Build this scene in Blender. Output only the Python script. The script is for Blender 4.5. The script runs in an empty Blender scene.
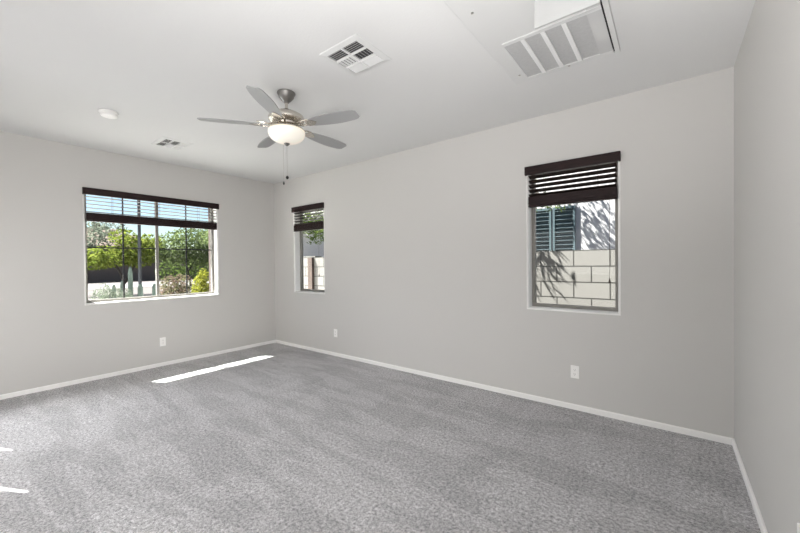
import bpy, bmesh, math, random
from mathutils import Vector, Matrix, noise

S = bpy.context.scene
COL = S.collection
PI = math.pi

# ------------------------------------------------------------------ camera
W, H, REAR, FAR = 5.783, 2.74, -3.92, -6.6   # room: x 0..W, y REAR..0 (to FAR for x > 1.4), z 0..H
cam_d = bpy.data.cameras.new('camera')
cam = bpy.data.objects.new('camera', cam_d)
COL.objects.link(cam)
_r = Vector((0.79258612, 0.60967732, -0.01004009))
_u = Vector((0.00220864, 0.01359505, 0.99990514))
_f = Vector((-0.60975599, 0.79253311, -0.00942869))
cam.matrix_world = Matrix(((_r.x, _u.x, -_f.x, 5.419), (_r.y, _u.y, -_f.y, -3.499),
                           (_r.z, _u.z, -_f.z, 1.349), (0, 0, 0, 1)))
cam_d.sensor_width = 36.0
cam_d.lens = 351.888 / 800 * 36
cam_d.clip_start = 0.02
cam_d.clip_end = 500
S.camera = cam

# ------------------------------------------------------------------ light
SUN_DIR = Vector((0.70, 0.365, -1.0)).normalized()
world = bpy.data.worlds.new('sky')
S.world = world
world.use_nodes = True
wn, wl = world.node_tree.nodes, world.node_tree.links
wn.clear()
w_out = wn.new('ShaderNodeOutputWorld')
w_bg = wn.new('ShaderNodeBackground')
w_sky = wn.new('ShaderNodeTexSky')
w_sky.sky_type = 'NISHITA'
w_sky.sun_disc = False
w_sky.sun_elevation = math.asin(-SUN_DIR.z)
w_sky.sun_rotation = math.atan2(-SUN_DIR.x, -SUN_DIR.y)
w_sky.air_density = 1.0
w_sky.dust_density = 0.6
w_sky.ozone_density = 2.0
w_bg.inputs[1].default_value = 0.19
wl.new(w_sky.outputs[0], w_bg.inputs[0])
wl.new(w_bg.outputs[0], w_out.inputs[0])

sun_d = bpy.data.lights.new('sun', 'SUN')
sun_d.energy = 42.0
sun_d.angle = math.radians(0.53)
sun_d.color = (1.0, 0.97, 0.93)
sun = bpy.data.objects.new('sun', sun_d)
COL.objects.link(sun)
sun.location = (-6, -4, 9)
sun.rotation_euler = SUN_DIR.to_track_quat('-Z', 'Y').to_euler()

def area(name, loc, direction, sx, sy, energy, color, spread=180):
    d = bpy.data.lights.new(name, 'AREA')
    d.shape = 'RECTANGLE'
    d.size, d.size_y = sx, sy
    d.energy = energy
    d.color = color
    d.spread = math.radians(spread)
    o = bpy.data.objects.new(name, d)
    COL.objects.link(o)
    o.location = loc
    o.rotation_euler = Vector(direction).to_track_quat('-Z', 'Z').to_euler()
    return o

# added fill light on the far rear wall, behind the camera
area('rear_fill', (3.6, FAR + 0.06, 1.15), (0, 1, -0.2), 3.9, 2.1, 33, (1.0, 0.992, 0.985), 140)
# added fill light at the near end of the left wall, out of view
area('side_fill', (0.05, -3.58, 1.05), (1, 0.1, -0.25), 0.60, 1.8, 67, (0.96, 0.98, 1.0), 120)
# added fill light on the right wall, behind the camera
area('right_fill', (W - 0.05, -5.0, 1.15), (-1, 0.55, -0.15), 1.8, 1.9, 92, (1.0, 0.992, 0.985), 120)
# uplighter added to lift the right of the ceiling; unseen, no fixture
area('ceiling_fill', (5.2, -4.1, 0.9), (0.0, 0.75, 1.15), 0.6, 0.6, 39, (1.0, 0.992, 0.985), 100)

S.view_settings.view_transform = 'Standard'
S.view_settings.look = 'None'
S.view_settings.exposure = 0.0
S.view_settings.gamma = 1.0
S.view_settings.use_curve_mapping = False
S.cycles.use_denoising = True
S.cycles.max_bounces = 12
S.cycles.diffuse_bounces = 7
S.cycles.transparent_max_bounces = 16
S.cycles.sample_clamp_indirect = 25.0

# ------------------------------------------------------------------ materials
def srgb(r, g, b):
    f = lambda c: (c / 255) / 12.92 if c / 255 <= 0.04045 else ((c / 255 + 0.055) / 1.055) ** 2.4
    return (f(r), f(g), f(b), 1.0)

def mat(name, col, rough=0.6, metal=0.0, spec=0.5, noise_amt=0.0, noise_scale=20.0, bump=0.0, bump_scale=200.0,
        coat=0.0, stretch=None):
    m = bpy.data.materials.new(name)
    m.use_nodes = True
    n, l = m.node_tree.nodes, m.node_tree.links
    b = n['Principled BSDF']
    b.inputs['Base Color'].default_value = col
    b.inputs['Roughness'].default_value = rough
    b.inputs['Metallic'].default_value = metal
    b.inputs['Specular IOR Level'].default_value = spec
    b.inputs['Coat Weight'].default_value = coat
    if noise_amt or bump:
        tc = n.new('ShaderNodeTexCoord')
        src = tc.outputs['Object']
        if stretch:
            mp = n.new('ShaderNodeMapping')
            mp.inputs['Scale'].default_value = stretch
            l.new(src, mp.inputs[0])
            src = mp.outputs[0]
    if noise_amt:
        t = n.new('ShaderNodeTexNoise')
        t.inputs['Scale'].default_value = noise_scale
        t.inputs['Detail'].default_value = 5
        l.new(src, t.inputs['Vector'])
        r = n.new('ShaderNodeValToRGB')
        r.color_ramp.elements[0].position = 0.3
        r.color_ramp.elements[1].position = 0.7
        r.color_ramp.elements[0].color = tuple(max(0, c * (1 - noise_amt)) for c in col[:3]) + (1,)
        r.color_ramp.elements[1].color = tuple(min(1, c * (1 + noise_amt)) for c in col[:3]) + (1,)
        l.new(t.outputs['Fac'], r.inputs[0])
        l.new(r.outputs[0], b.inputs['Base Color'])
    if bump:
        t2 = n.new('ShaderNodeTexNoise')
        t2.inputs['Scale'].default_value = bump_scale
        t2.inputs['Detail'].default_value = 3
        l.new(src, t2.inputs['Vector'])
        bp = n.new('ShaderNodeBump')
        bp.inputs['Strength'].default_value = bump
        bp.inputs['Distance'].default_value = 0.01
        l.new(t2.outputs['Fac'], bp.inputs['Height'])
        l.new(bp.outputs[0], b.inputs['Normal'])
    return m

def leaf_mat(name, col, col2):
    m = bpy.data.materials.new(name)
    m.use_nodes = True
    n, l = m.node_tree.nodes, m.node_tree.links
    n.remove(n['Principled BSDF'])
    out = n['Material Output']
    tc = n.new('ShaderNodeTexCoord')
    t = n.new('ShaderNodeTexNoise')
    t.inputs['Scale'].default_value = 6
    t.inputs['Detail'].default_value = 4
    l.new(tc.outputs['Object'], t.inputs['Vector'])
    r = n.new('ShaderNodeValToRGB')
    r.color_ramp.elements[0].position, r.color_ramp.elements[1].position = 0.35, 0.65
    r.color_ramp.elements[0].color, r.color_ramp.elements[1].color = col, col2
    l.new(t.outputs['Fac'], r.inputs[0])
    d = n.new('ShaderNodeBsdfDiffuse')
    tr = n.new('ShaderNodeBsdfTranslucent')
    mx = n.new('ShaderNodeMixShader')
    mx.inputs[0].default_value = 0.45
    l.new(r.outputs[0], d.inputs[0])
    l.new(r.outputs[0], tr.inputs[0])
    l.new(d.outputs[0], mx.inputs[1])
    l.new(tr.outputs[0], mx.inputs[2])
    l.new(mx.outputs[0], out.inputs['Surface'])
    return m

def glass_mat():
    m = bpy.data.materials.new('window_glass')
    m.use_nodes = True
    n, l = m.node_tree.nodes, m.node_tree.links
    n.remove(n['Principled BSDF'])
    t = n.new('ShaderNodeBsdfTransparent')
    t.inputs[0].default_value = (0.93, 0.95, 0.94, 1)
    g = n.new('ShaderNodeBsdfGlossy')
    g.inputs['Roughness'].default_value = 0.02
    mx = n.new('ShaderNodeMixShader')
    mx.inputs[0].default_value = 0.012
    l.new(t.outputs[0], mx.inputs[1])
    l.new(g.outputs[0], mx.inputs[2])
    l.new(mx.outputs[0], n['Material Output'].inputs['Surface'])
    return m

def carpet_mat():
    m = bpy.data.materials.new('grey_carpet')
    m.use_nodes = True
    n, l = m.node_tree.nodes, m.node_tree.links
    b = n['Principled BSDF']
    b.inputs['Roughness'].default_value = 1.0
    b.inputs['Specular IOR Level'].default_value = 0.05
    b.inputs['Sheen Weight'].default_value = 0.15
    tc = n.new('ShaderNodeTexCoord')
    def nz(scale, detail, rough=0.5, vec=None, dist=0.0):
        t = n.new('ShaderNodeTexNoise')
        t.inputs['Scale'].default_value = scale
        t.inputs['Detail'].default_value = detail
        t.inputs['Roughness'].default_value = rough
        t.inputs['Distortion'].default_value = dist
        l.new(vec or tc.outputs['Object'], t.inputs['Vector'])
        return t.outputs['Fac']
    def ramp(f, p0, p1, c0, c1):
        r = n.new('ShaderNodeValToRGB')
        r.color_ramp.elements[0].position, r.color_ramp.elements[1].position = p0, p1
        r.color_ramp.elements[0].color, r.color_ramp.elements[1].color = c0, c1
        l.new(f, r.inputs[0])
        return r.outputs[0]
    def mul(a, c, fac=1.0):
        x = n.new('ShaderNodeMix')
        x.data_type = 'RGBA'
        x.blend_type = 'MULTIPLY'
        x.inputs[0].default_value = fac
        l.new(a, x.inputs[6])
        l.new(c, x.inputs[7])
        return x.outputs[2]
    g = lambda v: (v, v, v, 1)
    fine = nz(55, 8, 1.0)
    yarn = ramp(fine, 0.425, 0.585, (0.16, 0.156, 0.162, 1), (1.0, 0.985, 1.0, 1))
    clump = ramp(nz(28, 4, 0.7), 0.3, 0.7, g(0.80), g(1.0))
    # lay of the pile left by the vacuum cleaner: stretched, distorted bands
    mp = n.new('ShaderNodeMapping')
    mp.inputs['Rotation'].default_value = (0, 0, math.radians(-28))
    mp.inputs['Scale'].default_value = (0.8, 3.2, 1)
    l.new(tc.outputs['Object'], mp.inputs[0])
    lay = ramp(nz(1.5, 2, 0.5, mp.outputs[0], 0.8), 0.46, 0.54, g(0.86), g(1.0))
    mp2 = n.new('ShaderNodeMapping')
    mp2.inputs['Rotation'].default_value = (0, 0, math.radians(12))
    mp2.inputs['Scale'].default_value = (3.0, 0.6, 1)
    l.new(tc.outputs['Object'], mp2.inputs[0])
    lay2 = ramp(nz(1.2, 3, 0.6, mp2.outputs[0], 1.2), 0.46, 0.54, g(0.93), g(1.0))
    c = mul(mul(mul(yarn, clump), lay), lay2)
    l.new(c, b.inputs['Base Color'])
    bp = n.new('ShaderNodeBump')
    bp.inputs['Strength'].default_value = 0.55
    bp.inputs['Distance'].default_value = 0.012
    l.new(fine, bp.inputs['Height'])
    l.new(bp.outputs[0], b.inputs['Normal'])
    return m

def block_mat(name, c1, c2, mortar, bw=0.4064, bh=0.2032, gap=0.008, off=(0, 0, 0)):
    m = bpy.data.materials.new(name)
    m.use_nodes = True
    n, l = m.node_tree.nodes, m.node_tree.links
    b = n['Principled BSDF']
    b.inputs['Roughness'].default_value = 0.95
    tc = n.new('ShaderNodeTexCoord')
    mp = n.new('ShaderNodeMapping')
    mp.inputs['Rotation'].default_value = (-PI / 2, 0, 0)   # x, z of the wall become u, v
    mp.inputs['Location'].default_value = off
    l.new(tc.outputs['Object'], mp.inputs[0])
    br = n.new('ShaderNodeTexBrick')
    br.inputs['Scale'].default_value = 1.0
    br.inputs['Brick Width'].default_value = bw
    br.inputs['Row Height'].default_value = bh
    br.inputs['Mortar Size'].default_value = gap
    br.inputs['Mortar Smooth'].default_value = 0.2
    br.inputs['Color1'].default_value = c1
    br.inputs['Color2'].default_value = c2
    br.inputs['Mortar'].default_value = mortar
    l.new(mp.outputs[0], br.inputs['Vector'])
    t = n.new('ShaderNodeTexNoise')
    t.inputs['Scale'].default_value = 40
    t.inputs['Detail'].default_value = 6
    l.new(tc.outputs['Object'], t.inputs['Vector'])
    r = n.new('ShaderNodeValToRGB')
    r.color_ramp.elements[0].color, r.color_ramp.elements[1].color = (0.86, 0.86, 0.86, 1), (1, 1, 1, 1)
    l.new(t.outputs['Fac'], r.inputs[0])
    x = n.new('ShaderNodeMix')
    x.data_type = 'RGBA'
    x.blend_type = 'MULTIPLY'
    x.inputs[0].default_value = 1.0
    l.new(br.outputs['Color'], x.inputs[6])
    l.new(r.outputs[0], x.inputs[7])
    l.new(x.outputs[2], b.inputs['Base Color'])
    bp = n.new('ShaderNodeBump')
    bp.inputs['Strength'].default_value = 0.8
    bp.inputs['Distance'].default_value = 0.01
    bp.invert = True
    l.new(br.outputs['Fac'], bp.inputs['Height'])
    l.new(bp.outputs[0], b.inputs['Normal'])
    return m

def lamp_glass_mat():
    m = bpy.data.materials.new('lit_opal_glass')
    m.use_nodes = True
    b = m.node_tree.nodes['Principled BSDF']
    b.inputs['Base Color'].default_value = (0.9, 0.87, 0.8, 1)
    b.inputs['Roughness'].default_value = 0.25
    b.inputs['Emission Color'].default_value = (1.0, 0.90, 0.74, 1)
    b.inputs['Emission Strength'].default_value = 0.26
    return m

M = dict(
    wall=mat('greige_wall_paint', (0.60, 0.587, 0.567, 1), 0.85, spec=0.2, bump=0.05, bump_scale=110),
    ceil=mat('white_ceiling_paint', (0.70, 0.698, 0.694, 1), 0.9, spec=0.15, bump=0.08, bump_scale=70),
    trim=mat('white_trim_paint', (0.90, 0.89, 0.87, 1), 0.45),
    reveal=mat('white_reveal', (0.84, 0.83, 0.81, 1), 0.7),  # reveals set whiter than the walls
    carpet=carpet_mat(),
    vinyl=mat('tan_window_vinyl', (0.223, 0.211, 0.192, 1), 0.5),
    bronze=mat('dark_muntin_bar', (0.0175, 0.0168, 0.0175, 1), 0.5),
    glass=glass_mat(),
    wood=mat('espresso_wood', (0.018, 0.008, 0.008, 1), 0.5, spec=0.25, noise_amt=0.45, noise_scale=9, stretch=(1, 1, 14)),
    woodx=mat('espresso_wood_edge', (0.06, 0.022, 0.017, 1), 0.42, noise_amt=0.35, noise_scale=14),
    slat=mat('espresso_slat', (0.020, 0.012, 0.010, 1), 0.42, spec=0.3),
    cord=mat('brown_cord', (0.035, 0.022, 0.018, 1), 0.8),
    plastic=mat('white_plastic', (0.90, 0.89, 0.87, 1), 0.35),
    shadow_slot=mat('dark_slot', (0.02, 0.02, 0.02, 1), 0.8),
    white_metal=mat('white_enamel_steel', (0.80, 0.80, 0.795, 1), 0.35),
    gloss_metal=mat('glossy_white_flange', (0.62, 0.62, 0.62, 1), 0.12, coat=0.7),
    flap=mat('off_white_board', (0.42, 0.42, 0.417, 1), 0.6, noise_amt=0.04, noise_scale=7),
    panel=mat('panel_enamel', (0.66, 0.66, 0.655, 1), 0.5),
    filter=mat('grey_filter_cloth', (0.47, 0.47, 0.47, 1), 0.95, noise_amt=0.05, noise_scale=60),
    duct=mat('dark_duct', (0.05, 0.05, 0.05, 1), 0.9),
    nickel=mat('brushed_nickel', (0.66, 0.62, 0.56, 1), 0.24, metal=1.0),
    dnickel=mat('satin_nickel', (0.46, 0.44, 0.42, 1), 0.34, metal=1.0),
    pewter=mat('dark_nickel', (0.26, 0.25, 0.24, 1), 0.42, metal=1.0),
    blade=mat('grey_blade_finish', (0.33, 0.33, 0.33, 1), 0.45),
    lamp=lamp_glass_mat(),
    gravel=mat('pink_gravel', (0.0679, 0.0571, 0.0542, 1), 0.95, noise_amt=0.35, noise_scale=14, bump=0.5, bump_scale=30),
    pavement=mat('grey_pavement', (0.129, 0.122, 0.12, 1), 0.9, noise_amt=0.06, noise_scale=3),
    concrete=mat('bounce_pad', (0.80, 0.79, 0.77, 1), 0.9, noise_amt=0.06, noise_scale=3),  # for the added pad, kept pale to bounce sun indoors
    asphalt=mat('grey_asphalt', (0.30, 0.28, 0.28, 1), 0.9, noise_amt=0.1, noise_scale=9),
    block=block_mat('grey_block', (0.169, 0.16, 0.149, 1), (0.18, 0.171, 0.16, 1), (0.0326, 0.0299, 0.0271, 1), off=(0.04, 0.136, 0)),
    brownblock=block_mat('brown_block', (0.101, 0.0766, 0.071, 1), (0.118, 0.0885, 0.0797, 1), (0.059, 0.047, 0.047, 1)),
    pilaster=mat('brown_pilaster_block', (0.0599, 0.0406, 0.0326, 1), 0.9, noise_amt=0.2, noise_scale=20),
    stucco=mat('pale_stucco', (0.392, 0.378, 0.384, 1), 0.95, noise_amt=0.08, noise_scale=30, bump=0.4, bump_scale=60),
    tanstucco=mat('tan_stucco', (0.114, 0.0921, 0.0757, 1), 0.95, noise_amt=0.06, noise_scale=10),
    tile=mat('terracotta_roof_tile', (0.114, 0.0706, 0.0542, 1), 0.9, noise_amt=0.2, noise_scale=5),
    teal=mat('teal_shutter_paint', (0.0406, 0.0669, 0.0772, 1), 0.6),
    post=mat('brown_post', (0.0435, 0.0271, 0.0231, 1), 0.8, noise_amt=0.35, noise_scale=4, stretch=(12, 12, 1)),
    pole=mat('dark_pole_steel', (0.0123, 0.0136, 0.0176, 1), 0.5),
    cactus=mat('blue_green_cactus', (0.0886, 0.118, 0.0998, 1), 0.7, noise_amt=0.15, noise_scale=12),
    bark=mat('grey_brown_bark', (0.0299, 0.0231, 0.019, 1), 0.95, noise_amt=0.3, noise_scale=10),
    lime=leaf_mat('lime_leaf', (0.096, 0.133, 0.0221, 1), (0.185, 0.212, 0.0444, 1)),
    olive=leaf_mat('olive_leaf', (0.077, 0.11, 0.043, 1), (0.159, 0.196, 0.0818, 1)),
    sage=leaf_mat('sage_leaf', (0.122, 0.146, 0.11, 1), (0.204, 0.222, 0.175, 1)),
    yellow=leaf_mat('yellow_leaf', (0.155, 0.169, 0.0221, 1), (0.25, 0.25, 0.0444, 1)),
    pinkleaf=leaf_mat('pink_green_leaf', (0.103, 0.122, 0.0517, 1), (0.192, 0.125, 0.111, 1)),
    dark=leaf_mat('dark_leaf', (0.0488, 0.077, 0.0204, 1), (0.106, 0.142, 0.0406, 1)),
)

# ------------------------------------------------------------------ helpers
def box(bm, x0, y0, z0, x1, y1, z1, bevel=0.0, mtx=None):
    vs = [bm.verts.new((x, y, z)) for x in (x0, x1) for y in (y0, y1) for z in (z0, z1)]
    q = [(0, 1, 3, 2), (4, 6, 7, 5), (0, 4, 5, 1), (2, 3, 7, 6), (0, 2, 6, 4), (1, 5, 7, 3)]
    fs = [bm.faces.new([vs[i] for i in f]) for f in q]
    if mtx is not None:
        for v in vs:
            v.co = mtx @ v.co
    if bevel:
        es = {e for f in fs for e in f.edges}
        bmesh.ops.bevel(bm, geom=list(es), offset=bevel, segments=2, affect='EDGES', profile=0.5)
    return vs

def lathe(bm, prof, seg=32, center=(0, 0, 0), ribs=None):
    rings = []
    for r, z in prof:
        ring = []
        for i in range(seg):
            a = 2 * PI * i / seg
            rr = r * (ribs(i) if ribs else 1)
            ring.append(bm.verts.new((center[0] + rr * math.cos(a), center[1] + rr * math.sin(a), center[2] + z)))
        rings.append(ring)
    for a, b in zip(rings, rings[1:]):
        for i in range(seg):
            j = (i + 1) % seg
            bm.faces.new((a[i], a[j], b[j], b[i]))
    bm.faces.new(rings[0][::-1])
    bm.faces.new(rings[-1])

def tube(bm, pts, rad, seg=8):
    pts = [Vector(p) for p in pts]
    rads = rad if isinstance(rad, (list, tuple)) else [rad] * len(pts)
    rings = []
    for i, p in enumerate(pts):
        t = (pts[min(i + 1, len(pts) - 1)] - pts[max(i - 1, 0)]).normalized()
        a = t.cross(Vector((0, 0, 1)) if abs(t.z) < 0.9 else Vector((1, 0, 0))).normalized()
        b = t.cross(a)
        rings.append([bm.verts.new(p + (a * math.cos(2 * PI * k / seg) + b * math.sin(2 * PI * k / seg)) * rads[i])
                      for k in range(seg)])
    for a, b in zip(rings, rings[1:]):
        for k in range(seg):
            j = (k + 1) % seg
            bm.faces.new((a[k], a[j], b[j], b[k]))
    bm.faces.new(rings[0][::-1])
    bm.faces.new(rings[-1])

def obj(name, bm, m, parent=None, smooth=False, loc=None):
    me = bpy.data.meshes.new(name)
    bmesh.ops.recalc_face_normals(bm, faces=bm.faces[:])
    if smooth:
        for f in bm.faces:
            f.smooth = True
    bm.to_mesh(me)
    bm.free()
    me.materials.append(m)
    if smooth:
        try:
            me.set_sharp_from_angle(angle=math.radians(40))
        except Exception:
            pass
    o = bpy.data.objects.new(name, me)
    COL.objects.link(o)
    if parent is not None:
        o.parent = parent
    if loc:
        o.location = loc
    return o

def pydata(name, verts, faces, m, parent=None):
    me = bpy.data.meshes.new(name)
    me.from_pydata(verts, [], faces)
    me.materials.append(m)
    me.update()
    o = bpy.data.objects.new(name, me)
    COL.objects.link(o)
    if parent is not None:
        o.parent = parent
    return o

def tag(o, label, cat, group=None, kind=None):
    o['label'] = label
    o['category'] = cat
    if group:
        o['group'] = group
    if kind:
        o['kind'] = kind
    return o

def thing(name, label, cat, loc=(0, 0, 0), rotz=0.0, group=None):
    o = bpy.data.objects.new(name, None)
    o.empty_display_size = 0.1
    COL.objects.link(o)
    o.location = loc
    o.rotation_euler = (0, 0, rotz)
    return tag(o, label, cat, group)

def struct(name, bm, m, label, cat, smooth=False):
    o = obj(name, bm, m, smooth=smooth)
    return tag(o, label, cat, kind='structure')

B = bmesh.new

# ------------------------------------------------------------------ room shell
WT = 0.16                                   # wall thickness
# openings (clear size):  left wall in y, back wall in x
WL = (-2.475, -0.972, 0.912, 2.243)
W1 = (0.563, 1.279, 0.912, 2.243)
W2 = (4.316, 5.063, 0.905, 2.245)
G = 0.02                                    # rounded drywall corner around each opening

def wall_pieces(u0, u1, holes):
    """rectangles (u0,z0,u1,z1) of a wall with openings"""
    out, u = [], u0
    for a, b, z0, z1 in sorted(holes):
        out.append((u, -0.15, a - G, H + 0.15))
        out.append((a - G, -0.15, b + G, z0 - G))
        out.append((a - G, z1 + G, b + G, H + 0.15))
        u = b + G
    out.append((u, -0.15, u1, H + 0.15))
    return out

bm = B()
for a, z0, b, z1 in wall_pieces(0, W, [W1, W2]):
    box(bm, a, 0, z0, b, WT, z1)
struct('wall_back', bm, M['wall'], 'long greige back wall with two narrow windows', 'wall')
bm = B()
for a, z0, b, z1 in wall_pieces(REAR, WT, [WL]):
    box(bm, -WT, a, z0, 0, b, z1)
struct('wall_left', bm, M['wall'], 'greige left wall with the wide window', 'wall')
bm = B()
box(bm, W, FAR - 0.15, -0.15, W + WT, WT, H + 0.15)
struct('wall_right', bm, M['wall'], 'plain greige wall at the right edge of the room', 'wall')
bm = B()
# rear wall, behind the camera: opening at left end lets sun streaks in
box(bm, 0, REAR - 0.08, -0.15, 0.02, REAR, H + 0.15)
box(bm, 0.02, REAR - 0.08, -0.15, 1.25, REAR, 0.8)
box(bm, 0.02, REAR - 0.08, 2.16, 1.25, REAR, H + 0.15)
box(bm, 1.25, REAR - 0.08, -0.15, 1.40, REAR, H + 0.15)
box(bm, 1.25, FAR, -0.15, 1.40, REAR - 0.08, H + 0.15)
box(bm, 1.25, FAR - 0.15, -0.15, W, FAR, H + 0.15)
struct('wall_rear', bm, M['wall'], 'greige rear walls behind the viewpoint', 'wall')
bm = B()
box(bm, 0, REAR, -0.12, W, 0, 0)
box(bm, 1.40, FAR, -0.12, W, REAR, 0)
struct('floor', bm, M['carpet'], 'wall to wall mottled grey carpet', 'floor')
bm = B()
box(bm, 0, REAR, H, W, 0, H + 0.12)
box(bm, 1.40, FAR, H, W, REAR, H + 0.12)
struct('ceiling', bm, M['ceil'], 'white flat ceiling', 'ceiling')
# roof and eaves outside
bm = B()
box(bm, -0.93, REAR - 0.1, 2.46, -WT, WT, 2.62)
box(bm, -0.93, WT, 2.46, W + 0.3, 0.62, 2.62)
box(bm, -0.93, REAR - 0.1, 2.89, W + 0.3, 0.62, 3.0)
box(bm, 1.20, FAR - 0.3, 2.89, W + 0.3, REAR - 0.1, 3.0)
struct('trim_1', bm, M['tanstucco'], 'eaves and roof slab of the house', 'eaves')

def baseboard(name, pts, label):
    """pts: (start, end, inward normal)"""
    (ax, ay), (bx, by), (nx, ny) = pts
    bm = B()
    h, t, c = 0.048, 0.013, 0.008
    prof = [(0, 0), (t, 0), (t, h - c), (t - 0.006, h), (0, h)]
    r0 = [bm.verts.new((ax + nx * d, ay + ny * d, z)) for d, z in prof]
    r1 = [bm.verts.new((bx + nx * d, by + ny * d, z)) for d, z in prof]
    k = len(prof)
    for i in range(k):
        j = (i + 1) % k
        bm.faces.new((r0[i], r0[j], r1[j], r1[i]))
    bm.faces.new(r0)
    bm.faces.new(r1[::-1])
    struct(name, bm, M['trim'], label, 'baseboard')

baseboard('baseboard_back', ((0, 0), (W, 0), (0, -1)), 'low white baseboard along the long back wall')
baseboard('baseboard_left', ((0, REAR), (0, 0), (1, 0)), 'low white baseboard along the left wall')
baseboard('baseboard_right', ((W, FAR), (W, 0), (-1, 0)), 'low white baseboard along the right wall')

# ------------------------------------------------------------------ windows
def map_left(u, d, z):       # u along y, d outward
    return Vector((-d, u, z))

def map_back(u, d, z):       # u along x, d outward
    return Vector((u, d, z))

def ubox(bm, f, u0, d0, z0, u1, d1, z1, bevel=0.0):
    a, b = f(u0, d0, z0), f(u1, d1, z1)
    lo = [min(a[i], b[i]) for i in range(3)]
    hi = [max(a[i], b[i]) for i in range(3)]
    box(bm, *lo, *hi, bevel=bevel)

def ring(bm, f, u0, u1, z0, z1, w, d0, d1):
    ubox(bm, f, u0, d0, z0, u1, d1, z0 + w)
    ubox(bm, f, u0, d0, z1 - w, u1, d1, z1)
    ubox(bm, f, u0, d0, z0 + w, u0 + w, d1, z1 - w)
    ubox(bm, f, u1 - w, d0, z0 + w, u1, d1, z1 - w)

def window(name, f, op, label, slider):
    u0, u1, z0, z1 = op
    # rounded white return of the opening
    bm = B()
    prof = [(G, 0.002)] + [(G * (1 - math.sin(t)), G * (1 - math.cos(t))) for t in [PI / 2 * k / 6 for k in range(1, 7)]]
    prof += [(0, 0.15), (G, 0.15)]
    loops = []
    for off, d in prof:
        loops.append([bm.verts.new(f(a, d, b)) for a, b in
                      ((u0 - off, z0 - off), (u1 + off, z0 - off), (u1 + off, z1 + off), (u0 - off, z1 + off))])
    for p, q in zip(loops, loops[1:]):
        for i in range(4):
            j = (i + 1) % 4
            bm.faces.new((p[i], p[j], q[j], q[i]))
    root = obj(name, bm, M['reveal'])
    tag(root, label, 'window', kind='structure')
    bm = B()
    ring(bm, f, u0, u1, z0, z1, 0.030, 0.105, 0.150)
    obj('window_frame', bm, M['vinyl'], root)
    if slider:
        mid = (u0 + u1) / 2 + 0.006
        bm = B()
        ubox(bm, f, mid - 0.016, 0.10, z0 + 0.03, mid + 0.016, 0.145, z1 - 0.03, 0.004)
        obj('meeting_rail', bm, M['vinyl'], root)
        halves = [(u0 + 0.03, mid - 0.016), (mid + 0.016, u1 - 0.03)]
    else:
        halves = [(u0 + 0.03, u1 - 0.03)]
    for a, b in halves:
        bm = B()
        ubox(bm, f, a, 0.124, z0 + 0.03, b, 0.128, z1 - 0.03)
        obj('pane', bm, M['glass'], root)
        if slider:
            bm = B()
            c = (a + b) / 2
            ubox(bm, f, c - 0.008, 0.116, z0 + 0.03, c + 0.008, 0.1235, z1 - 0.03)
            ubox(bm, f, a, 0.1165, (z0 + z1) / 2 - 0.008, b, 0.1232, (z0 + z1) / 2 + 0.008)
            obj('muntin_grid', bm, M['bronze'], root)
    # latch on the sill rail
    bm = B()
    c = (u0 + u1) / 2 if not slider else u0 + 0.09
    ubox(bm, f, c - 0.035, 0.085, z0 + 0.001, c + 0.035, 0.1045, z0 + 0.016, 0.003)
    obj('latch', bm, M['vinyl'], root)
    return root

window('window_1', map_left, WL, 'wide sliding window with dark grid bars in the left wall', True)
window('window_2', map_back, W1, 'narrow window beside the far corner in the back wall', False)
window('window_3', map_back, W2, 'narrow window in the right half of the back wall', False)

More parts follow.
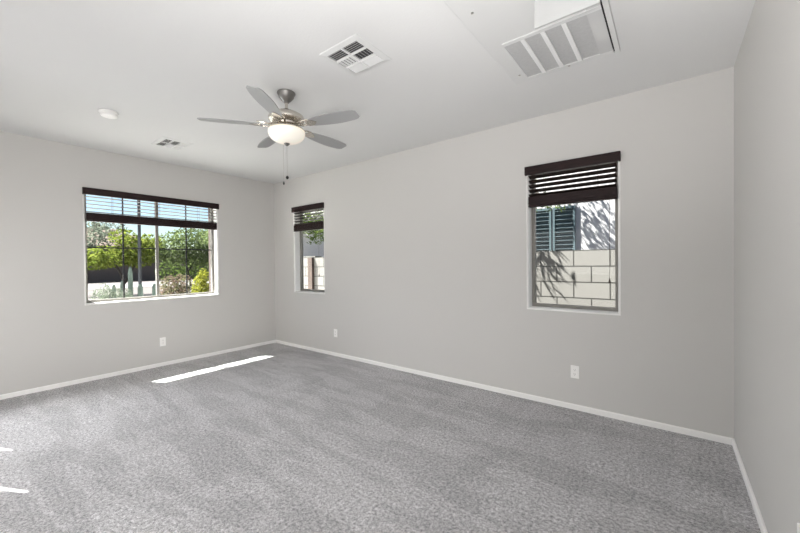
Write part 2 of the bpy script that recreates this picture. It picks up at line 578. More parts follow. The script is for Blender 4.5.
def blind(f, op, label, n_slats, wand_u, tilt):
    u0, u1, z0, z1 = op
    root = thing('wood_blind', label, 'window blind', tuple(f((u0 + u1) / 2, 0.0, 1.88)), 0, 'dark wood blinds drawn up on the windows')
    off = -Vector(root.location)
    def p(name, bm, m, parent=root, smooth=False):
        bmesh.ops.translate(bm, verts=bm.verts[:], vec=off)
        return obj(name, bm, m, parent, smooth)
    bm = B()                                           # valance with returns, in front of the wall
    e = 0.024
    ubox(bm, f, u0 - e, -0.036, z1 - 0.055, u1 + e, -0.020, z1 + 0.026, 0.004)
    p('valance', bm, M['wood'])
    for a in (u0 - e, u1 + e - 0.012):
        bm = B()
        ubox(bm, f, a, -0.0195, z1 - 0.055, a + 0.012, -0.0005, z1 + 0.026)
        p('valance_return', bm, M['wood'])
    bm = B()                                           # head rail inside the opening
    ubox(bm, f, u0 + 0.006, -0.018, z1 - 0.045, u1 - 0.006, 0.030, z1 - 0.004)
    p('head_rail', bm, M['woodx'])
    top, bot = z1 - 0.075, 1.992
    for k in range(n_slats):
        z = top - (top - bot) * k / (n_slats - 1) if n_slats > 1 else top
        bm = B()
        ubox(bm, f, u0 + 0.008, -0.016, z - 0.0015, u1 - 0.008, 0.033, z + 0.0015)
        # slight tilt: outer edge lower
        for v in bm.verts:
            d = f(0, 1, 0)
            dist = v.co.dot(Vector((d.x, d.y, 0)).normalized()) if True else 0
            v.co.z -= (dist - 0.008) * tilt
        p('slat', bm, M['slat'])
    bm = B()                                           # gathered slats
    n = 13
    zz0, zz1 = 1.900, 1.975
    for k in range(n):
        z = zz0 + (zz1 - zz0) * k / (n - 1)
        jx = 0.0015 * math.sin(k * 2.1)
        ubox(bm, f, u0 + 0.007 + jx, -0.017, z, u1 - 0.007 + jx, 0.034, z + 0.0055)
    p('gathered_slats', bm, M['wood'])
    bm = B()
    ubox(bm, f, u0 + 0.006, -0.019, 1.879, u1 - 0.006, 0.035, 1.897, 0.004)
    p('bottom_rail', bm, M['wood'])
    L = u1 - u0
    for c in ([0.17, 0.5, 0.83] if L > 1 else [0.2, 0.8]):
        bm = B()
        for d in (-0.0185, 0.0355):
            q = [f(u0 + c * L, d, 1.90), f(u0 + c * L, d, z1 - 0.045)]
            tube(bm, q, 0.0014, 6)
        p('ladder_cord', bm, M['cord'])
    if wand_u is not None:
        bm = B()
        tube(bm, [f(wand_u, -0.0235, z1 - 0.06), f(wand_u, -0.0245, 1.20)], 0.0016, 6)
        c = p('lift_cord', bm, M['cord'])
        bm = B()
        t = f(wand_u, -0.0245, 1.16)
        lathe(bm, [(0.002, 0.045), (0.005, 0.03), (0.010, 0.004), (0.010, 0.0)], 12, t)
        p('cord_tassel', bm, M['cord'], c, True)
    return root

blind(map_left, WL, 'wide dark wood blind raised over the left wall window', 5, None, 0.08)
blind(map_back, W1, 'small dark wood blind raised on the window by the far corner', 5, 1.20, 0.2)
blind(map_back, W2, 'dark wood blind raised on the right back wall window above grey blocks', 5, 5.005, 0.42)

# added curtain panels, unseen, spaced so the sun falls between them in thin streaks
rootr = thing('sun_slit_curtain', 'unseen curtain panels added to slit the sun into floor streaks', 'curtain', (0.6, REAR, 0.75))
for a, b in ((0.015, 0.175), (0.222, 0.965), (1.015, 1.26)):
    bm = B()
    box(bm, a - 0.6, -0.006, 0.0, b - 0.6, 0.004, 1.40)
    obj('sun_slit_panel', bm, M['trim'], rootr)
bm = B()
box(bm, 0.0 - 0.59, 0.005, 1.275, 1.30 - 0.6, 0.03, 1.45)
obj('sun_slit_top', bm, M['trim'], rootr)
# invented door slab, unseen, added to go with the rear fill light
bm = B()
box(bm, 1.60, FAR, 0.0, 5.60, FAR + 0.03, 2.30)
o = struct('added_rear_door', bm, M['trim'], 'unseen door slab added behind the rear fill light', 'door')

bm = B()  # invented side door slab, out of view, backs the left fill light
box(bm, 0.0, -3.90, 0.0, 0.025, -3.26, 2.05)
struct('added_side_door', bm, M['trim'], 'unseen door slab added behind the left wall fill light', 'door')
bm = B()  # invented window slab, out of view, backs the right wall fill
box(bm, W - 0.025, -5.95, 0.2, W, -4.05, 2.15)
struct('added_right_window', bm, M['trim'], 'unseen window slab added behind the right wall fill light', 'window')

# ------------------------------------------------------------------ outlets
def outlet(loc, rotz, label):
    """faces local -y"""
    r = thing('wall_outlet', label, 'outlet', loc, rotz, 'white wall outlets')
    bm = B()
    box(bm, -0.035, -0.006, -0.0575, 0.035, 0.0, 0.0575, 0.002)
    obj('cover_plate', bm, M['plastic'], r)
    for s in (-1, 1):
        bm = B()
        box(bm, -0.017, -0.0085, s * 0.0195 - 0.014, 0.017, -0.0062, s * 0.0195 + 0.014, 0.001)
        q = obj('receptacle', bm, M['trim'], r)
        bm = B()
        box(bm, -0.0075, -0.0092, s * 0.0195 - 0.002, -0.0055, -0.0086, s * 0.0195 + 0.008)
        box(bm, 0.0055, -0.0092, s * 0.0195 - 0.002, 0.0075, -0.0086, s * 0.0195 + 0.007)
        box(bm, -0.002, -0.0092, s * 0.0195 - 0.010, 0.002, -0.0086, s * 0.0195 - 0.006)
        obj('slots', bm, M['shadow_slot'], q)
    bm = B()
    lathe(bm, [(0.003, 0.0), (0.003, 0.0012)], 10)
    bmesh.ops.rotate(bm, verts=bm.verts[:], cent=(0, 0, 0), matrix=Matrix.Rotation(PI / 2, 3, 'X'))
    bmesh.ops.translate(bm, verts=bm.verts[:], vec=(0, -0.0062, 0))
    obj('screw', bm, M['plastic'], r)
    return r

outlet((0.0, -1.707, 0.325), PI / 2, 'white duplex outlet low on the left wall under the wide window')
outlet((1.527, 0.0, 0.335), 0, 'small white outlet on the back wall right of the far corner window')
outlet((4.725, 0.0, 0.343), 0, 'white outlet on the back wall under the right hand window')
outlet((W, -1.672, 0.345), -PI / 2, 'white outlet low on the right wall, cut by the picture edge')

# ------------------------------------------------------------------ ceiling vents, detector, return grille
def vent(x0, y0, x1, y1, label):
    cx, cy = (x0 + x1) / 2, (y0 + y1) / 2
    r = thing('ceiling_vent', label, 'air vent', (cx, cy, H), 0, 'louvred air vents on the ceiling')
    hx, hy = (x1 - x0) / 2, (y1 - y0) / 2
    b = 0.040
    bm = B()                                     # bevelled face frame
    zo, zi = -0.004, -0.011
    lo = [(-hx, -hy, -0.0005), (hx, -hy, -0.0005), (hx, hy, -0.0005), (-hx, hy, -0.0005)]
    l2 = [(x * (1 - 0.02), y * (1 - 0.02), zo) for x, y, _ in lo]
    sx, sy = (hx - b) / hx, (hy - b) / hy
    l3 = [(x * sx, y * sy, zi) for x, y, _ in lo]
    l4 = [(x * sx, y * sy, -0.0005) for x, y, _ in lo]
    loops = [[bm.verts.new(v) for v in L] for L in (lo, l2, l3, l4)]
    for p, q in zip(loops, loops[1:]):
        for i in range(4):
            bm.faces.new((p[i], p[(i + 1) % 4], q[(i + 1) % 4], q[i]))
    obj('face_frame', bm, M['panel'], r)
    bm = B()
    box(bm, -hx + b, -hy + b, -0.002, hx - b, hy - b, -0.0004)
    obj('duct_opening', bm, M['duct'], r)
    ix, iy = hx - b, hy - b
    row = 2 * iy / 3
    bm = B()                                     # dividers
    box(bm, -0.005, -iy, -0.0135, 0.005, iy, -0.0022)
    for k in (1, 2):
        box(bm, -ix, -iy + k * row - 0.005, -0.0132, ix, -iy + k * row + 0.005, -0.0023)
    obj('divider', bm, M['white_metal'], r)
    def blades(ax, ay, bx, by, along, sgn):
        bm = B()
        n = 5
        for k in range(n):
            t = (k + 0.5) / n
            w, th = 0.0125, 0.0012
            if along == 'x':
                m_ = Matrix.Translation(((ax + bx) / 2, ay + (by - ay) * t, -0.0085)) @ Matrix.Rotation(sgn * math.radians(38), 4, 'X')
                box(bm, -(bx - ax) / 2, -w / 2, -th / 2, (bx - ax) / 2, w / 2, th / 2, mtx=m_)
            else:
                m_ = Matrix.Translation((ax + (bx - ax) * t, (ay + by) / 2, -0.0085)) @ Matrix.Rotation(sgn * math.radians(38), 4, 'Y')
                box(bm, -w / 2, -(by - ay) / 2, -th / 2, w / 2, (by - ay) / 2, th / 2, mtx=m_)
        obj('louvre_bank', bm, M['panel'], r)
    g = 0.006
    for sx_ in (-1, 1):
        xa, xb = (-ix + g / 2, -g) if sx_ < 0 else (g, ix - g / 2)
        blades(xa, -iy, xb, -iy + row - g, 'x', 1)
        blades(xa, iy - row + g, xb, iy, 'x', -1)
        blades(xa, -iy + row + g, xb, iy - row - g, 'y', 1 if sx_ > 0 else -1)
    return r

vent(3.570, -1.958, 3.918, -1.612, 'square white air vent on the ceiling right of the fan')
vent(0.730, -2.035, 1.095, -1.722, 'white air vent on the ceiling near the left wall')

r = thing('smoke_detector', 'round white smoke detector on the ceiling at left', 'smoke detector', (1.40, -2.565, H))
bm = B()
lathe(bm, [(0.072, -0.0005), (0.072, -0.012), (0.068, -0.016)], 40)
obj('base_plate', bm, M['plastic'], r, True)
bm = B()
lathe(bm, [(0.064, -0.0165), (0.064, -0.030), (0.057, -0.040), (0.030, -0.044)], 40)
obj('cover', bm, M['plastic'], r, True)

# large return-air panel, upper right
r = thing('return_air_grille', 'large white return air panel with grey filter panes on the ceiling', 'air vent', (4.82, -1.40, H))
def rp(name, bm, m, smooth=False, parent=None):
    bmesh.ops.translate(bm, verts=bm.verts[:], vec=(-4.82, 1.40, -H))
    return obj(name, bm, m, parent or r, smooth)
X0, X1, Y0, Y1 = 4.485, 5.126, -2.10, -0.790
OX0, OX1, OY0, OY1 = 4.583, 5.052, -1.312, -0.832
zt, zb = H - 0.0005, H - 0.024
bm = B()
box(bm, X0, Y0, zb, X1 - 0.07, OY0, zt)
box(bm, X0, OY1, zb, X1, Y1, zt)
box(bm, X0, OY0, zb, OX0, OY1, zt)
rp('face_panel', bm, M['panel'])
bm = B()
box(bm, X1 - 0.0698, Y0, zb - 0.001, X1, OY0, zt)
box(bm, OX1, OY0, zb - 0.001, X1, OY1 - 0.0002, zt)
rp('side_flange', bm, M['gloss_metal'])
bm = B()
t = 0.010                                           # raised bead round the panel
box(bm, X0 - t, Y0, zb, X0, Y1 + t, zt, 0.003)
box(bm, X0, Y1, zb, X1 + 0.036, Y1 + t, zt, 0.003)
rp('edge_bead', bm, M['panel'])
bm = B()
box(bm, X1 + 0.011, Y0, zb - 0.012, X1 + 0.036, Y1, zt)
rp('side_lip', bm, M['panel'])
bm = B()
box(bm, X1 + 0.0003, Y0, zb + 0.010, X1 + 0.0107, Y1, zt)
rp('side_gap', bm, M['shadow_slot'])
n = 4
pitch = (OX1 - OX0) / n
for k in range(n):
    a = OX0 + k * pitch
    bm = B()
    box(bm, a, OY0, zb + 0.005, a + pitch, OY1, zt)
    rp('filter_pane', bm, M['filter'])
    if k:
        bm = B()
        box(bm, a - 0.014, OY0, zb - 0.006, a + 0.014, OY1, zb + 0.0048, 0.004)
        rp('divider_bar', bm, M['white_metal'])
bm = B()
box(bm, OX0, OY0 - 0.030, zb - 0.006, X1, OY0 - 0.0003, zb - 0.0002)
rp('cross_rail', bm, M['panel'])
bm = B()
box(bm, 4.879, -1.672, 2.520, 5.168, -1.660, zb - 0.0125, 0.002)
rp('hinged_flap', bm, M['flap'])
for x, y in ((4.560, -1.71), (4.545, -0.905), (4.86, -0.812)):
    bm = B()
    lathe(bm, [(0.008, zb - 0.0002), (0.008, zb - 0.003), (0.004, zb - 0.005)], 12, (x, y, 0))
    rp('screw', bm, M['dnickel'], True)

# ------------------------------------------------------------------ ceiling fan
FX, FY = 2.950, -1.780
fan = thing('ceiling_fan', 'five blade brushed nickel ceiling fan with lit frosted bowl', 'ceiling fan', (FX, FY, H))
bm = B()
lathe(bm, [(0.070, -0.0005), (0.072, -0.008), (0.066, -0.020), (0.058, -0.040), (0.040, -0.062), (0.024, -0.074), (0.020, -0.082)], 40)
obj('canopy', bm, M['pewter'], fan, True)
bm = B()
lathe(bm, [(0.0125, -0.0825), (0.0125, -0.150)], 20)
obj('downrod', bm, M['nickel'], fan, True)
bm = B()
lathe(bm, [(0.022, -0.132), (0.030, -0.140), (0.034, -0.152), (0.060, -0.160), (0.105, -0.172), (0.134, -0.190), (0.142, -0.210),
           (0.138, -0.228), (0.118, -0.243), (0.085, -0.250)], 48)
obj('motor_housing', bm, M['nickel'], fan, True)
bm = B()
lathe(bm, [(0.098, -0.2505), (0.104, -0.256), (0.100, -0.268), (0.075, -0.278), (0.060, -0.292)], 48)
obj('switch_housing', bm, M['nickel'], fan, True)
bm = B()
lathe(bm, [(0.060, -0.2925), (0.110, -0.296), (0.140, -0.300), (0.142, -0.306), (0.10, -0.3065)], 48)
obj('light_collar', bm, M['nickel'], fan, True)
bm = B()                                            # opal bowl
prof = [(0.138, -0.3070), (0.146, -0.316), (0.146, -0.326)]
for k in range(1, 12):
    a = PI / 2 * k / 12
    prof.append((0.145 * math.cos(a) ** 0.9, -0.326 - 0.084 * math.sin(a)))
lathe(bm, prof, 48)
obj('lamp_bowl', bm, M['lamp'], fan, True)
bm = B()
lathe(bm, [(0.020, -0.4085), (0.024, -0.413), (0.014, -0.424), (0.006, -0.430)], 20)
obj('finial', bm, M['pewter'], fan, True)
BZ = -0.272
for ang in (-128, -53.5, 16.5, 91, 165.5):
    a = math.radians(ang)
    mt = Matrix.Rotation(a, 4, 'Z') @ Matrix.Translation((0, 0, BZ)) @ Matrix.Rotation(math.radians(-11), 4, 'X')
    # blade outline: narrow root, wide rounded tip
    N = 22
    r0, r1 = 0.205, 0.645
    top, bot = [], []
    for i in range(N + 1):
        t = i / N
        x = r0 + (r1 - r0) * t
        w = 0.040 + 0.028 * math.sin(min(1.0, t / 0.62) * PI / 2) - 0.020 * max(0.0, (t - 0.55) / 0.45) ** 2
        e = max(0.0, (t - 0.90) / 0.10)
        w *= math.sqrt(max(0.0, 1 - (0.78 * e) ** 3)) if e else 1
        s = max(0.0, (0.10 - t) / 0.10)
        w *= 1 - 0.35 * s * s
        top.append((x, w * 1.06))
        bot.append((x, -w * 0.94))
    outl = bot + top[::-1]
    bm = B()
    lo = [bm.verts.new(mt @ Vector((x, y, -0.003))) for x, y in outl]
    hi = [bm.verts.new(mt @ Vector((x, y, 0.003))) for x, y in outl]
    bm.faces.new(lo[::-1])
    bm.faces.new(hi)
    k = len(outl)
    for i in range(k):
        j = (i + 1) % k
        bm.faces.new((lo[i], lo[j], hi[j], hi[i]))
    bl = obj('blade', bm, M['blade'], fan)
    # blade iron: curved arm and fork plate
    bm = B()
    mr = Matrix.Rotation(a, 4, 'Z')
    for s in (-1, 1):
        pts = [mr @ Vector((0.095, s * 0.016, -0.262)), mr @ Vector((0.135, s * 0.030, -0.272)),
               mr @ Vector((0.180, s * 0.040, -0.268)), mr @ Vector((0.225, s * 0.032, -0.262))]
        tube(bm, pts, [0.008, 0.009, 0.009, 0.006], 8)
    pl = [(0.200, -0.036), (0.245, -0.034), (0.275, -0.012), (0.285, 0.0), (0.275, 0.012), (0.245, 0.034), (0.200, 0.036), (0.185, 0.0)]
    lo = [bm.verts.new(mt @ Vector((x, y, -0.0085))) for x, y in pl]
    hi = [bm.verts.new(mt @ Vector((x, y, -0.0032))) for x, y in pl]
    bm.faces.new(lo[::-1])
    bm.faces.new(hi)
    for i in range(8):
        j = (i + 1) % 8
        bm.faces.new((lo[i], lo[j], hi[j], hi[i]))
    obj('blade_iron', bm, M['nickel'], bl, True)
for dx, dy, z1, ball in ((-0.130, 0.090, -0.640, 0.013), (-0.155, 0.072, -0.688, 0.008)):
    bm = B()
    tube(bm, [(dx * 0.6, dy * 0.6, -0.275), (dx * 0.98, dy * 0.98, -0.300), (dx, dy, -0.36), (dx, dy, z1)], 0.0012, 6)
    pc = obj('pull_chain', bm, M['dnickel'], fan)
    bm = B()
    lathe(bm, [(0.003, z1 + 0.006), (ball * 0.8, z1), (ball, z1 - 0.008), (ball * 0.8, z1 - 0.017), (0.003, z1 - 0.023)], 14, (dx, dy, 0))
    obj('chain_knob', bm, M['bronze'], pc, True)
# ------------------------------------------------------------------ outdoors
GZ = -0.14
bm = B()
box(bm, -70, -40, GZ - 0.2, 30, 60, GZ)
struct('ground', bm, M['gravel'], 'pinkish gravel yard outside the windows', 'ground')
bm = B()
box(bm, -31.5, -30, GZ, -23.5, 50, GZ + 0.02)
struct('trim_2', bm, M['pavement'], 'pale pavement strip beyond the front yard', 'pavement')
bm = B()  # unseen pale pad, added to throw sun up through the wide window
box(bm, -9.5, -14, GZ, -0.16, 1.44, GZ + 0.01)
struct('trim_3', bm, M['concrete'], 'unseen pale ground pad added to bounce sun up onto the ceiling', 'pavement')

rng = random.Random(7)
def foliage(name, blobs, n, size, m, parent, seed, droop=0.0, slim=0.45):
    g = random.Random(seed)
    wts = [b[3] * b[4] * b[5] for b in blobs]
    V, F = [], []
    for _ in range(n):
        b = g.choices(blobs, wts)[0]
        while True:
            p = Vector((g.uniform(-1, 1), g.uniform(-1, 1), g.uniform(-1, 1)))
            if p.length <= 1:
                break
        p = p * (0.55 + 0.45 * g.random()) if g.random() < 0.5 else p.normalized() * g.uniform(0.8, 1.02)
        c = Vector((b[0] + p.x * b[3], b[1] + p.y * b[4], b[2] + p.z * b[5]))
        d = Vector((g.gauss(0, 1), g.gauss(0, 1), g.gauss(0, 0.7) - droop)).normalized()
        s = d.cross(Vector((g.gauss(0, 1), g.gauss(0, 1), g.gauss(0, 1)))).normalized()
        nn = d.cross(s)
        L = size * g.uniform(0.7, 1.3)
        k = len(V)
        V += [c - d * L / 2, c + s * L * slim / 2 + nn * L * 0.08, c + d * L / 2, c - s * L * slim / 2 + nn * L * 0.08]
        F += [(k, k + 1, k + 2), (k, k + 2, k + 3)]
    return pydata(name, [tuple(v) for v in V], F, m, parent)

def tree(name, label, cat, base, trunks, blobs, n, size, leaf, seed, group=None, droop=0.0, slim=0.45, trad=0.06):
    r = thing(name, label, cat, base, 0, group)
    bl = [(b[0] - base[0], b[1] - base[1], b[2] - base[2], b[3], b[4], b[5]) for b in blobs]
    foliage('foliage', bl, n, size, leaf, r, seed, droop, slim)
    if trunks:
        bm = B()
        for t in trunks:
            pts = [Vector(q) - Vector(base) for q in t]
            k = len(pts)
            tube(bm, pts, [trad * (1 - 0.75 * i / (k - 1)) for i in range(k)], 8)
        obj('trunk', bm, M['bark'], r, True)
    return r

# --- front yard, seen through the wide window (towards -x)
bm = B()
box(bm, -36.3, -20, GZ - 0.05, -36.0, 40, 2.15)
tag(obj('garden_wall', bm, M['brownblock']), 'long dark brown block wall far across the front yard', 'wall')

hs = thing('house', 'neighbouring tan house with tiled roof far beyond the trees', 'house', (-52, 7.5, GZ))
bm = B()
box(bm, -4, -6, 0, 4, 6, 3.9)
obj('house_wall', bm, M['tanstucco'], hs)
bm = B()
a = [(-4.8, -6.8, 3.9), (4.8, -6.8, 3.9), (4.8, 6.8, 3.9), (-4.8, 6.8, 3.9)]
b = [(0, -2.8, 6.3), (0, 2.8, 6.3)]
va = [bm.verts.new(v) for v in a]
vb = [bm.verts.new(v) for v in b]
for f_ in ((va[0], va[1], vb[0]), (va[1], va[2], vb[1], vb[0]), (va[2], va[3], vb[1]), (va[3], va[0], vb[0], vb[1]), (va[3], va[2], va[1], va[0])):
    bm.faces.new(f_)
obj('roof', bm, M['tile'], hs)
bm = B()
box(bm, 0.4, 0.6, 5.4, 0.9, 1.1, 6.9)
obj('chimney', bm, M['tanstucco'], hs)

tree('palo_verde_tree', 'lime green airy tree in the left half of the wide window', 'tree', (-13.0, 1.15, GZ),
     [[(-13, 1.15, GZ), (-13, 1.2, 0.7), (-12.8, 0.8, 1.6), (-12.9, 0.5, 2.3)], [(-13, 1.2, 0.6), (-13.2, 1.7, 1.5), (-13.1, 2.1, 2.4)]],
     [(-13, 0.75, 1.75, 0.9, 0.95, 0.45), (-13, 1.7, 1.9, 1.0, 0.75, 0.65), (-13, 1.2, 2.5, 0.7, 0.55, 0.4), (-13, 2.05, 2.3, 0.7, 0.55, 0.5), (-12.7, 0.3, 1.5, 0.6, 0.5, 0.3)],
     2600, 0.17, M['lime'], 11, 'trees in the front yard', 0, 0.5)
tree('desert_tree', 'grey green thin tree at the left edge of the wide window', 'tree', (-18, 0.9, GZ),
     [[(-18, 0.9, GZ), (-18, 1.0, 1.5), (-18, 1.3, 3.0)]],
     [(-18, 1.0, 2.9, 1.0, 1.0, 0.9), (-18, 1.9, 3.2, 0.9, 0.8, 0.8), (-18, 0.6, 2.1, 1.0, 0.8, 0.7)], 1700, 0.20, M['sage'], 12, 'trees in the front yard', 0, 0.3)
tree('mesquite_tree', 'broad olive green tree filling the right half of the wide window', 'tree', (-22, 7.4, GZ),
     [[(-22, 7.4, GZ), (-22, 7.2, 1.2), (-22, 6.6, 2.6)], [(-22, 7.3, 1.0), (-22, 8.2, 2.6)]],
     [(-22, 6.3, 2.6, 1.4, 1.3, 1.1), (-22, 7.8, 3.1, 1.6, 1.5, 1.4), (-22, 9.1, 2.6, 1.4, 1.3, 1.4), (-22, 5.2, 2.4, 1.0, 0.8, 0.8), (-22, 7.6, 1.9, 1.5, 2.4, 0.7)],
     5200, 0.24, M['olive'], 13, 'trees in the front yard', 0, 0.45)
tree('yard_tree', 'bushy tree with overhanging leaves at the top right of the wide window', 'tree', (-5.7, 1.75, GZ),
     [[(-5.7, 1.75, GZ), (-5.7, 1.7, 1.2), (-5.6, 1.6, 2.3)]],
     [(-5.5, 1.35, 2.2, 0.4, 0.24, 0.28), (-5.6, 1.75, 2.3, 0.5, 0.45, 0.45)], 700, 0.09, M['olive'], 14, 'trees in the front yard', 0.4, 0.4)
tree('shrub', 'dark backdrop shrubs against the brown wall behind the pink hedge', 'shrub', (-30, 12.0, GZ), None,
     [(-30, 9.5, 0.9, 0.9, 1.8, 1.05), (-30, 12.0, 1.1, 0.9, 1.8, 1.3), (-30, 14.0, 1.0, 0.9, 1.5, 1.2)], 1800, 0.26, M['dark'], 15, 'shrubs in the front yard')

bm = B()
lathe(bm, [(0.115, 0.0), (0.115, 0.02), (0.062, 0.03), (0.050, 0.6), (0.046, 5.5), (0.02, 5.52)], 16)
pr = thing('street_pole', 'tall slim dark pole left of the centre of the wide window', 'pole', (-9.2, 0.68, GZ))
obj('shaft', bm, M['pole'], pr, True)
bm = B()
tube(bm, [(0, 0, 5.4), (-0.5, 0, 5.75), (-1.1, 0, 5.8)], 0.035, 8)
obj('lamp_arm', bm, M['pole'], pr, True)

def cactus(x, y, h, rad, label):
    bm = B()
    prof = [(rad * 0.75, 0.0), (rad, 0.08 * h), (rad * 1.03, 0.6 * h), (rad * 0.95, 0.88 * h), (rad * 0.6, 0.97 * h), (rad * 0.15, h)]
    lathe(bm, prof, 28, ribs=lambda i: 1.0 if i % 2 else 0.82)
    o = obj('columnar_cactus', bm, M['cactus'], None, False, (x, y, GZ))
    tag(o, label, 'cactus', 'columnar cacti below the wide window')
for x, y, h, rad, lb in ((-6.0, -0.45, 1.46, 0.055, 'tallest slender blue green cactus of the clump'),
                         (-5.8, -0.29, 1.02, 0.062, 'thick short cactus just right of the tallest cactus'),
                         (-6.1, -0.60, 1.10, 0.055, 'cactus just left of the tallest cactus'),
                         (-6.0, 0.10, 1.00, 0.060, 'lone short cactus at the right end of the clump, past the pole'),
                         (-6.35, -0.72, 1.0, 0.050, 'leftmost short cactus beside the grey green bush')):
    cactus(x, y, h, rad, lb)
tree('shrub', 'pale grey green spiky bush at the lower left of the wide window', 'shrub', (-5.6, -1.02, GZ), None,
     [(-5.6, -1.10, 0.55, 0.35, 0.22, 0.38), (-5.6, -0.86, 0.45, 0.3, 0.25, 0.40), (-5.6, -0.65, 0.4, 0.3, 0.2, 0.36)], 1100, 0.13, M['sage'], 21, 'shrubs in the front yard', -0.9, 0.14)
tree('shrub', 'pinkish green clipped hedge bush right of the window centre', 'shrub', (-8.2, 1.45, GZ), None,
     [(-8.2, 1.22, 0.45, 0.5, 0.30, 0.60), (-8.2, 1.62, 0.45, 0.5, 0.36, 0.62)], 2200, 0.085, M['pinkleaf'], 22, 'shrubs in the front yard', 0, 0.5)
tree('shrub', 'bright yellow green bush at the right of the wide window', 'shrub', (-6.6, 1.6, GZ), None,
     [(-6.6, 1.52, 0.45, 0.35, 0.18, 0.66), (-6.6, 1.66, 0.55, 0.35, 0.20, 0.68)], 2000, 0.085, M['yellow'], 23, 'shrubs in the front yard', 0, 0.5)

pp = thing('porch_post', 'reddish brown porch post just outside the right edge of the wide window', 'post', (-0.70, -0.735, GZ))
bm = B()
box(bm, -0.04, -0.035, 0.0, 0.04, 0.035, 2.59, 0.006)
obj('shaft', bm, M['post'], pp)
bm = B()
box(bm, -0.06, -0.055, 0.0, 0.06, 0.055, 0.12, 0.005)
obj('foot', bm, M['post'], pp)

# --- side yard, seen through the two narrow windows (towards +y)
BY = 1.45
bm = B()
box(bm, -0.72, BY, GZ - 0.05, 8.0, BY + 0.19, 1.495)
tag(obj('block_wall', bm, M['block']), 'tall grey concrete block wall outside the right hand window', 'wall')
bm = B()
box(bm, -4.8, BY, GZ - 0.05, -0.725, BY + 0.19, 1.52)
lowall = tag(obj('block_wall', bm, M['block']), 'grey block wall with brown pilaster at the left of the far corner window', 'wall')
bm = B()
box(bm, -0.90, BY - 0.06, GZ - 0.03, -0.755, BY - 0.001, 1.49)
obj('pilaster', bm, M['pilaster'], lowall)

nh = thing('house', 'pale stucco neighbouring house behind the block wall', 'house', (0.0, 4.2, GZ))
bm = B()
box(bm, -8, 0, 0, 10, 0.3, 5.4)
obj('house_wall', bm, M['stucco'], nh)
bm = B()
box(bm, -8.3, -0.45, 5.41, 10.3, 0.6, 5.56)
obj('eave', bm, M['tanstucco'], nh)
for x0 in (3.05, 3.50):
    bm = B()
    w, z0, z1 = 0.42, 1.55, 2.60
    box(bm, x0, -0.05, z0, x0 + 0.04, -0.001, z1)
    box(bm, x0 + 0.04, -0.006, z0 + 0.05, x0 + w - 0.04, -0.0012, z1 - 0.05)
    box(bm, x0 + w - 0.04, -0.05, z0, x0 + w, -0.001, z1)
    box(bm, x0 + 0.04, -0.05, z0, x0 + w - 0.04, -0.001, z0 + 0.05)
    box(bm, x0 + 0.04, -0.05, z1 - 0.05, x0 + w - 0.04, -0.001, z1)
    for k in range(11):
        z = z0 + 0.09 + k * 0.085
        m_ = Matrix.Translation((x0 + w / 2, -0.025, z)) @ Matrix.Rotation(math.radians(-50), 4, 'X')
        box(bm, -w / 2 + 0.045, -0.028, -0.004, w / 2 - 0.045, 0.028, 0.004, mtx=m_)
    obj('louvred_shutter', bm, M['teal'], nh)

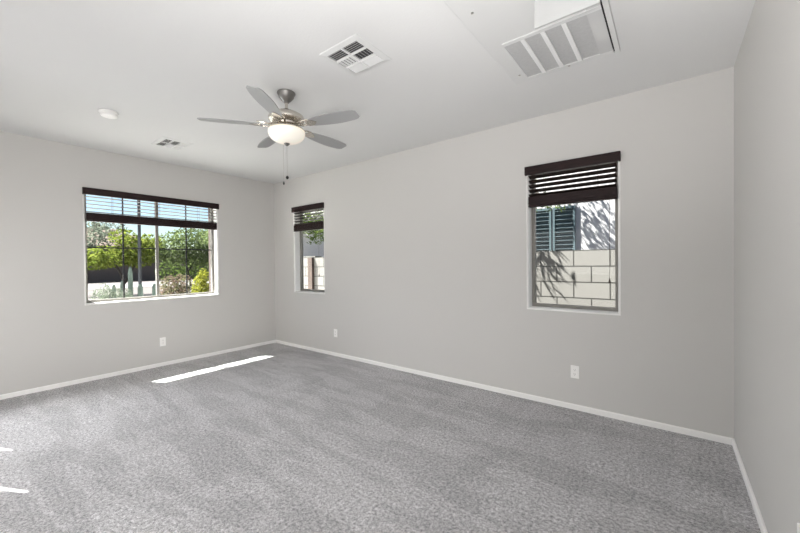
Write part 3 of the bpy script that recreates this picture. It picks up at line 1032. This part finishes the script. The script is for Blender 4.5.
tree('tree', 'leafy tree whose branches hang behind the block wall at the right hand window', 'tree', (2.6, 2.35, GZ),
     [[(2.6, 2.35, GZ), (2.65, 2.3, 1.4), (3.0, 2.2, 2.2), (3.6, 2.1, 2.5), (4.1, 2.0, 2.25)], [(2.7, 2.3, 1.6), (2.5, 2.4, 2.6), (2.3, 2.5, 3.3)],
      [(3.1, 2.2, 2.3), (3.2, 2.6, 3.1), (3.1, 3.2, 3.8)]],
     [(3.75, 2.05, 2.28, 0.30, 0.20, 0.17), (4.10, 2.0, 2.20, 0.26, 0.16, 0.13), (3.3, 2.1, 2.7, 0.5, 0.28, 0.35), (2.5, 2.4, 3.0, 0.8, 0.4, 0.6),
      (2.95, 3.4, 3.95, 0.55, 0.35, 0.42), (3.05, 3.3, 3.5, 0.3, 0.3, 0.3)],
     2900, 0.085, M['dark'], 31, 'trees in the side yard', 0.3, 0.32, 0.05)
tree('tree', 'thin side yard tree whose feathery shadow falls on the tall block wall', 'tree', (2.5, 0.98, GZ),
     [[(2.5, 0.98, GZ), (2.55, 0.98, 1.4), (2.8, 1.0, 2.2), (3.2, 1.0, 2.7)], [(2.6, 0.98, 1.7), (2.4, 1.0, 2.6), (2.2, 1.0, 3.1)]],
     [(3.25, 0.98, 2.58, 0.26, 0.14, 0.28), (2.8, 0.98, 2.75, 0.5, 0.2, 0.35)],
     170, 0.14, M['dark'], 34, 'trees in the side yard', 0.9, 0.16, 0.04)
tree('tree', 'tree with drooping branches behind the block wall at the far corner window', 'tree', (-1.10, 2.3, GZ),
     [[(-1.10, 2.3, GZ), (-1.15, 2.3, 1.4), (-1.32, 2.3, 1.8), (-1.6, 2.35, 2.1), (-2.0, 2.4, 2.3)], [(-1.2, 2.3, 1.5), (-1.1, 2.3, 2.2), (-1.3, 2.3, 2.8)]],
     [(-2.0, 2.3, 2.35, 0.55, 0.35, 0.36), (-1.35, 2.25, 2.5, 0.5, 0.30, 0.5), (-2.4, 2.3, 2.8, 0.7, 0.4, 0.5), (-1.75, 2.3, 2.02, 0.30, 0.22, 0.20), (-1.25, 2.2, 2.05, 0.22, 0.2, 0.2)],
     1700, 0.10, M['dark'], 32, 'trees in the side yard', 0.3, 0.35, 0.04)
tree('tree', 'large dense tree shading the neighbouring wall at the far corner window', 'tree', (-5.7, 3.0, GZ),
     [[(-5.7, 3.0, GZ), (-5.7, 3.0, 1.8), (-5.5, 3.3, 3.2)]],
     [(-5.6, 3.4, 3.6, 1.3, 0.5, 0.8), (-4.9, 3.5, 2.9, 0.7, 0.35, 0.5), (-6.6, 3.2, 3.0, 0.8, 0.4, 0.6)],
     2600, 0.2, M['dark'], 33, 'trees in the side yard', 0.2, 0.5)
